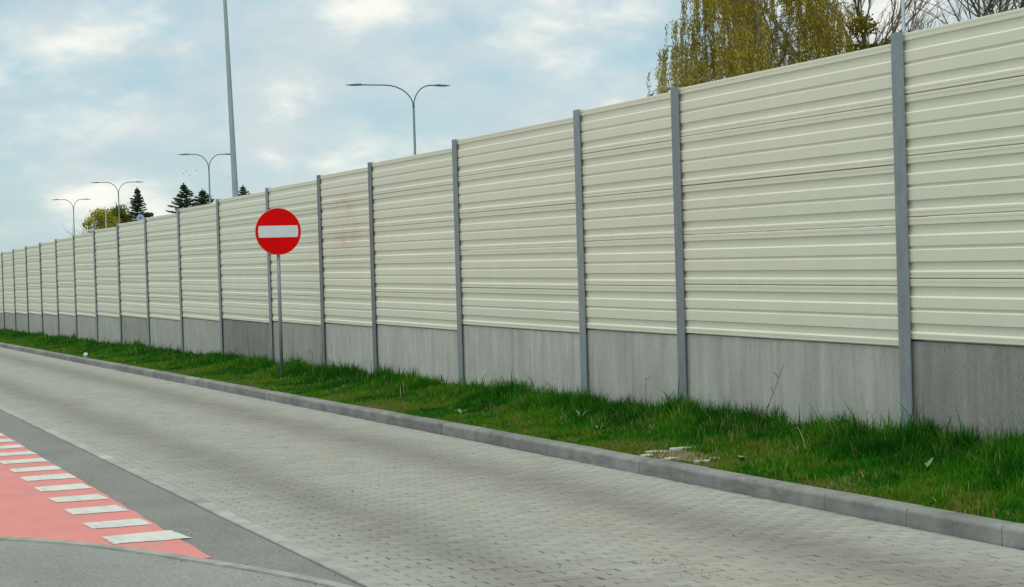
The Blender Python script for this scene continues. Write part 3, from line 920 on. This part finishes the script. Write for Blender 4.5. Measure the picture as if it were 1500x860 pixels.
def leaf_tree(name, x, y, H, rx, rzz, cz, nl, mat, label, seed, size=0.10, tone=(0.0, 1.0), lobes=16):
    rg = np.random.default_rng(seed); e = empty(name, (x, y, zg(y))); tag(e, label, 'tree')
    tr = MB()
    tr.tube([(0, 0, -0.2), (0.05, 0, cz * 0.5), (0, 0.05, cz)], [0.16, 0.12, 0.07], 8)
    lob = []
    for k in range(lobes):
        v = rg.normal(size=3); v /= np.linalg.norm(v); rr = rg.random() ** 0.5
        c = np.array([v[0] * rx * rr * 0.85, v[1] * rx * rr * 0.85, cz + v[2] * rzz * rr * 0.85])
        lob.append((c, (0.28 + 0.22 * rg.random()) * min(rx, rzz), rg.random()))
        tr.tube([(0, 0, cz * 0.6), tuple(c * np.array([.5, .5, .9])), tuple(c)], [0.05, 0.035, 0.015], 4, False)
    C, A, B, T = [], [], [], []
    for k in range(nl):
        c, r, tn = lob[rg.integers(len(lob))]
        v = rg.normal(size=3); v /= np.linalg.norm(v)
        p = c + v * r * (rg.random() ** 0.4) * np.array([1, 1, 0.85]) * (1 + 0.35 * (rg.random() < 0.12))
        a = rg.normal(size=3); a /= np.linalg.norm(a); b = np.cross(a, rg.normal(size=3)); b /= np.linalg.norm(b)
        s = size * (0.6 + 0.7 * rg.random())
        C.append(p); A.append(a * s); B.append(b * s * 0.6); T.append(tone[0] + (tone[1] - tone[0]) * (0.55 * tn + 0.45 * rg.random()))
    tr.build('trunk', MAT_BARK, e, smooth=True)
    link('crown', leaves_mesh('crown', C, A, B, np.array(T), mat), e)
    return e

def spruce(x, y, H, Rb, label, seed, zmin=2.0, gap=0.30, droop=0.25, irregular=0.25):
    rg = np.random.default_rng(seed); e = empty('spruce_tree', (x, y, zg(y))); tag(e, label, 'tree', 'dark spruces far behind the barrier')
    tr = MB(); tr.tube([(0, 0, -0.2), (0, 0, H * 0.6), (0, 0, H)], [H * 0.014, H * 0.008, 0.012], 7)
    C, A, B, T = [], [], [], []
    for k in range(60):                                   # leader
        zt_ = H + 0.10 - 0.6 * rg.random(); az = rg.random() * 6.283; o = np.array([math.cos(az), math.sin(az), 0.8]); o /= np.linalg.norm(o)
        C.append(np.array([0, 0, zt_]) + o * 0.16 * (H + 0.15 - zt_)); A.append(o * 0.09); B.append(np.cross(o, [0.3, 0.5, 0.1]) * 0.05); T.append(0.5 * rg.random())
    z = H - 0.12
    while z > zmin:
        f = (H - z) / H
        n = int(6 + 3 * rg.random() + 4 * f)
        for k in range(n):
            az = rg.random() * 2 * math.pi; L = Rb * (f ** 0.9) * (1 + np.clip(rg.normal(0, irregular), -0.6, 0.55)) + 0.10
            L = max(L, 0.1)
            o = np.array([math.cos(az), math.sin(az), 0]); up_ = 0.25 if f < 0.25 else 0.0
            m = max(3, int(L / 0.10))
            tr.tube([(0, 0, z), tuple(o * L * 0.55 + np.array([0, 0, z - droop * L * 0.4 + up_ * L])), tuple(o * L + np.array([0, 0, z - droop * L * 0.55 + up_ * L * 1.5]))], [0.02, 0.014, 0.006], 3, False)
            sd = np.array([-o[1], o[0], 0]); tn = rg.random() * 0.7
            for j in range(m * 5):
                t = (rg.random() ** 0.8)
                p = o * L * t + np.array([0, 0, z - droop * L * t * 0.55 + up_ * L * t * 1.5])
                w = rg.normal(0, 0.16) * (1.15 - t) * min(L, 1.2)
                p = p + sd * w + np.array([0, 0, -0.25 * abs(w) - 0.05 * rg.random()])
                a = (o * 0.8 + sd * np.sign(w) * 0.7 + np.array([0, 0, rg.normal(-0.25, 0.3)])); a /= np.linalg.norm(a)
                b = np.cross(a, rg.normal(size=3)); b /= np.linalg.norm(b)
                s = 0.075 + 0.06 * rg.random()
                C.append(p); A.append(a * s * 1.3); B.append(b * s * 0.5); T.append(tn + 0.3 * rg.random())
        z -= gap * (0.7 + 0.6 * rg.random()) * (0.45 + 0.7 * f)
    tr.build('trunk', MAT_BARK, e)
    link('crown', leaves_mesh('crown', C, A, B, np.array(T), MAT_SPRUCE), e)
    return e

weeping_birch(37.45, 66.0, 16.2, 'big weeping birch with olive yellow drooping leaves behind the barrier', 3)
bare_tree(50.5, 74.0, 22.0, 'leafless tree with tangled grey branches at the right edge', 5, 1.0)
bare_tree(44.6, 70.0, 20.5, 'leafless twiggy tree between the birch and the pale lamp pole', 8, 0.5)
leaf_tree('evergreen_tree', 39.9, 61.5, 11.0, 1.25, 2.0, 9.9, 8500, MAT_OLIVE, 'small dark olive leafy crown right of the birch behind the barrier', 6, 0.07, lobes=14)
spruce(30.8, 170.9, 8.99 - zg(170.9), 3.0, 'slim dark spruce standing right of the yellow green tree', 1, zmin=4.5)
spruce(32.75, 159.3, 8.81 - zg(159.3), 4.3, 'spruce with open drooping branches, left one of the pair', 2, zmin=4.5, gap=0.42, irregular=0.42)
spruce(35.3, 163.6, 8.45 - zg(163.6), 5.2, 'bushy spruce behind the thin lamp pole, right one of the pair', 4, zmin=4.5, gap=0.36, irregular=0.5)
spruce(35.2, 147.6, 8.05 - zg(147.6), 4.2, 'low spruce top half hidden behind the thick mast', 9, zmin=4.5, gap=0.34, irregular=0.3)
leaf_tree('broadleaf_tree', 28.45, 177.1, 9.0, 1.9, 2.3, 7.5, 9000, MAT_YELLOW, 'rounded bright yellow green tree at the left behind the barrier', 12, 0.085, (0.5, 1.0))
leaf_tree('broadleaf_tree', 30.7, 178.5, 9.0, 1.6, 2.2, 8.5, 8500, MAT_YELLOW, 'dull green rounded tree between the yellow green tree and the spruce', 13, 0.085, (-0.3, 0.28))
leaf_tree('broadleaf_tree', 31.9, 171.5, 8.0, 0.6, 1.5, 7.9, 2600, MAT_YELLOW, 'narrow olive bush just right of the slim spruce', 14, 0.075, (-0.2, 0.35), 8)
bare_tree(29.5, 203.0, 13.5, 'faint leafless tree at the far left edge above the barrier', 21, 1.1, levels=4, rmin=0.02)

# birds, far off
for k, (dx_, dz_) in enumerate(((0, 0), (0.9, -0.25), (0.35, 0.3), (2.0, 0.35))):
    b = empty('bird', (51.2 + dx_ * 0.9, 248.8, 14.2 + dz_))
    tag(b, ('leftmost tiny dark bird of the flock above the spruces', 'lowest tiny dark bird of the flock above the spruces',
            'tiny dark bird flying highest in the close trio', 'rightmost tiny dark bird flying apart from the trio')[k], 'bird', 'flock of tiny birds in the sky')
    MB().tube([(-0.12, 0, 0), (-0.06, 0, 0.01), (0.05, 0, 0.01), (0.13, 0, 0)], [0.008, 0.035, 0.03, 0.006], 6).build('body', MAT_BIRD, b, smooth=True)
    for sg_ in (-1, 1):
        V = [(-0.05, 0, 0.01), (0.05, 0, 0.01), (0.03, sg_ * 0.12, 0.07), (-0.04, sg_ * 0.22, 0.05), (-0.06, sg_ * 0.10, 0.06)]
        MB().add(V, [(0, 1, 2, 3, 4)]).build('wing', MAT_BIRD, b)

# ------------------------------------------------------------------ small things on the verge and road
dust = []
V, F = [], []
nseg = 26
V.append((PATCH[0], PATCH[1], zverge(PATCH[1], PATCH[0]) + 0.012))
for k in range(nseg):
    a = 2 * math.pi * k / nseg; r_ = 0.82 + 0.25 * math.sin(3 * a + 1) * math.sin(5 * a)
    xx_, yy_ = max(6.86, PATCH[0] + 0.24 * r_ * math.cos(a)), PATCH[1] + 0.62 * r_ * math.sin(a)
    V.append((xx_, yy_, zverge(yy_, xx_) + 0.005))
F = [(0, 1 + k, 1 + (k + 1) % nseg) for k in range(nseg)]
tag(link('bare_soil', mesh('bare_soil', V, F, MAT_DUST)), kind='structure')
slabs = [(7.15, 14.62, 0.20, 0.16, 0.3, 'pale flat broken stone at the left of the bare soil'), (7.36, 14.52, 0.26, 0.10, 0.2, 'pale flat broken stone in the bare soil nearest the wall'),
         (6.97, 14.02, 0.15, 0.10, 0.5, 'small pale stone piece in the bare soil beside the kerb'), (7.06, 13.62, 0.19, 0.09, 0.1, 'pale stone piece at the right end of the bare soil'),
         (7.22, 13.72, 0.10, 0.07, -0.4, 'smallest pale stone chip in the bare soil'), (6.95, 14.42, 0.13, 0.08, 0.2, 'narrow pale stone piece touching the kerb left of the bare soil')]
for (sx, sy, lx_, ly_, rt, lab) in slabs:
    n = 9; V = []
    rs = [0.65 + 0.6 * random.random() for _ in range(n)]
    for zq, sc in ((-0.03, 1.0), (0.000, 1.0), (0.004, 0.94)):
        for k in range(n):
            a = 2 * math.pi * k / n
            cx = math.copysign(abs(math.cos(a)) ** 0.6, math.cos(a)); cy = math.copysign(abs(math.sin(a)) ** 0.6, math.sin(a))
            V.append((lx_ / 2 * cx * rs[k] * sc, ly_ / 2 * cy * rs[k] * sc, zq))
    F = [(j * n + k, j * n + (k + 1) % n, (j + 1) * n + (k + 1) % n, (j + 1) * n + k) for j in range(2) for k in range(n)] + [tuple(2 * n + k for k in range(n))]
    o = MB().add(V, F).build('broken_stone', MAT_PALE, None, (sx, sy, zverge(sy, sx) + 0.012), rot=(-GS, 0.03, rt))
    tag(o, lab, 'stone', 'broken stones in the bare patch')

def broad_plant(x, y, leaves, label, mat=MAT_DOCK, L=0.2, w=0.03, seed=1, up_=1.2):
    rg = random.Random(seed)
    e = empty('weed_plant', (x, y, zverge(y, x))); tag(e, label, 'weed')
    for k in range(leaves):
        az = 2 * math.pi * k / leaves + rg.uniform(-.4, .4); o = Vector((math.cos(az), math.sin(az), 0)); sd = Vector((-o.y, o.x, 0))
        l = L * rg.uniform(0.75, 1.15)
        V, F = [], []
        for j in range(7):
            t = j / 6
            p = o * (l * 0.55 * t ** 1.3) + Vector((0, 0, l * up_ * 0.75 * (t - 0.35 * t * t)))
            ww = w * math.sin(math.pi * min(1, 0.08 + t * 0.92)) ** 0.8 + 0.002
            V += [p - sd * ww + Vector((0, 0, ww * 0.3)), p, p + sd * ww + Vector((0, 0, ww * 0.3))]
        for j in range(6):
            F += [(3 * j, 3 * j + 1, 3 * j + 4, 3 * j + 3), (3 * j + 1, 3 * j + 2, 3 * j + 5, 3 * j + 4)]
        MB().add(V, F).build('leaf', mat, e, smooth=True)
    return e
broad_plant(7.74, 11.40, 5, 'broad leaved pale green weed at the right end of the verge', L=0.17, w=0.016, seed=2, up_=1.3)
broad_plant(7.85, 17.9, 3, 'single broad leaved weed in the middle of the verge', L=0.15, w=0.016, seed=3, up_=1.4)
broad_plant(7.23, 13.25, 7, 'leafy weed rosette just right of the bare soil patch', L=0.13, w=0.016, seed=4, up_=0.9)
broad_plant(7.25, 20.0, 5, 'low weed rosette beside the kerb below the middle post', L=0.16, w=0.02, seed=5, up_=0.9)
broad_plant(8.25, 31.2, 6, 'dark leafy weed by the wall right of the sign pole', L=0.34, w=0.04, seed=6, up_=1.2)
broad_plant(7.50, 16.7, 5, 'grey green spiky weed left of the bare soil patch', L=0.17, w=0.012, seed=7, up_=1.0)

def stalk(x, y, pts, r_, mat, label, twigs=0, seed=0):
    rg = random.Random(seed)
    e = empty('dry_stalk', (x, y, zverge(y, x))); tag(e, label, 'stalk')
    P = [Vector((0, 0, -0.02))] + [Vector(q) for q in pts]
    m = MB().tube(P, list(np.linspace(r_, r_ * 0.5, len(P))), 5)
    m.build('stem', mat, e)
    for k in range(twigs):
        t = rg.uniform(0.35, 1.0) * (len(P) - 1); j = min(int(t), len(P) - 2); b_ = P[j].lerp(P[j + 1], t - j)
        MB().tube([b_, b_ + Vector((rg.uniform(-.05, .05), rg.uniform(-.06, .06), rg.uniform(.02, .06)))], [r_ * 0.6, r_ * 0.9], 4).build('twig', mat, e)
    return e
stalk(7.85, 14.2, [(0.05, -0.10, 0.22), (0.10, -0.22, 0.46), (0.16, -0.32, 0.72)], 0.004, MAT_BROWNSTALK, 'thin leaning reddish stalk against the largest plinth panel', 7, 1)
stalk(8.42, 17.5, [(0.0, 0.01, 0.2), (0.01, 0.0, 0.40)], 0.006, MAT_DRY, 'upright pale dry stalk against the plinth between the close posts', 3, 2)
stalk(7.70, 13.0, [(0.02, 0.10, 0.16), (0.03, 0.20, 0.24), (0.02, 0.30, 0.20)], 0.004, MAT_DRY, 'bent straw stalk lying over the tall grass at right', 0, 3)
stalk(8.02, 12.5, [(0.02, 0.04, 0.16), (0.03, -0.05, 0.25), (0.0, -0.16, 0.14)], 0.004, MAT_DRY, 'hooked straw stalk near the broad leaved weed', 0, 4)
stalk(7.60, 23.3, [(0.02, 0.05, 0.16), (0.03, -0.05, 0.22), (0.0, -0.14, 0.10)], 0.005, MAT_DRY, 'folded straw stalk in the grass left of the middle post', 0, 5)
stalk(8.42, 30.6, [(0.0, -0.15, 0.2), (0.0, 0.1, 0.34), (0.0, 0.3, 0.36)], 0.004, MAT_BROWNSTALK, 'thin brown stalk arching by the post right of the sign', 4, 6)
stalk(8.40, 23.9, [(0.0, 0.01, 0.10), (0.0, 0.02, 0.2)], 0.012, MAT_BROWNSTALK, 'short brown seed stalk beside the middle post base', 3, 7)

# litter
lt = empty('litter', (6.95, 46.4, zverge(46.4, 6.95)))
tag(lt, 'small white crumpled litter in the grass at the far left', 'litter')
V, F = [], []
for j in range(7):
    for k in range(10):
        th_, ph = math.pi * j / 6, 2 * math.pi * k / 10
        r_ = 0.055 * (1 + 0.25 * math.sin(3 * ph + j) * math.sin(2 * th_))
        V.append((r_ * math.sin(th_) * math.cos(ph), r_ * math.sin(th_) * math.sin(ph), 0.05 + r_ * 1.1 * math.cos(th_)))
for j in range(6):
    for k in range(10):
        F.append((j * 10 + k, j * 10 + (k + 1) % 10, (j + 1) * 10 + (k + 1) % 10, (j + 1) * 10 + k))
MB().add(V, F).build('crumpled_paper', MAT_LITTER, lt)

# grit scattered on road and asphalt
m = MB()
for k in range(500):
    if k >= 420: xx_ = random.gauss(4.72, 0.07); yy_ = random.gauss(9.45, 0.28)
    elif k < 190: xx_ = random.uniform(3.1, 6.65); yy_ = 8 + 22 * random.random() ** 1.6
    elif k < 260: xx_ = random.uniform(2.2, 2.95); yy_ = random.uniform(9.6, 13.5)
    else: xx_ = random.uniform(0.5, 2.9); yy_ = random.uniform(9.6, 18)
    if 320 <= k < 420: continue
    r_ = 0.0025 + (0.006 if k < 420 else 0.003) * random.random() ** 3
    zq = zg(yy_) + (0.001 if xx_ > 3.05 else -0.012)
    V = [(xx_ + r_ * random.uniform(.7, 1.2), yy_, zq), (xx_, yy_ + r_ * 1.2, zq), (xx_ - r_, yy_, zq), (xx_, yy_ - r_, zq), (xx_ + r_ * 0.2, yy_, zq + r_ * random.uniform(.7, 1.3))]
    m.add(V, [(0, 1, 4), (1, 2, 4), (2, 3, 4), (3, 0, 4)])
tag(m.build('road_grit', MAT_GRIT), kind='stuff')
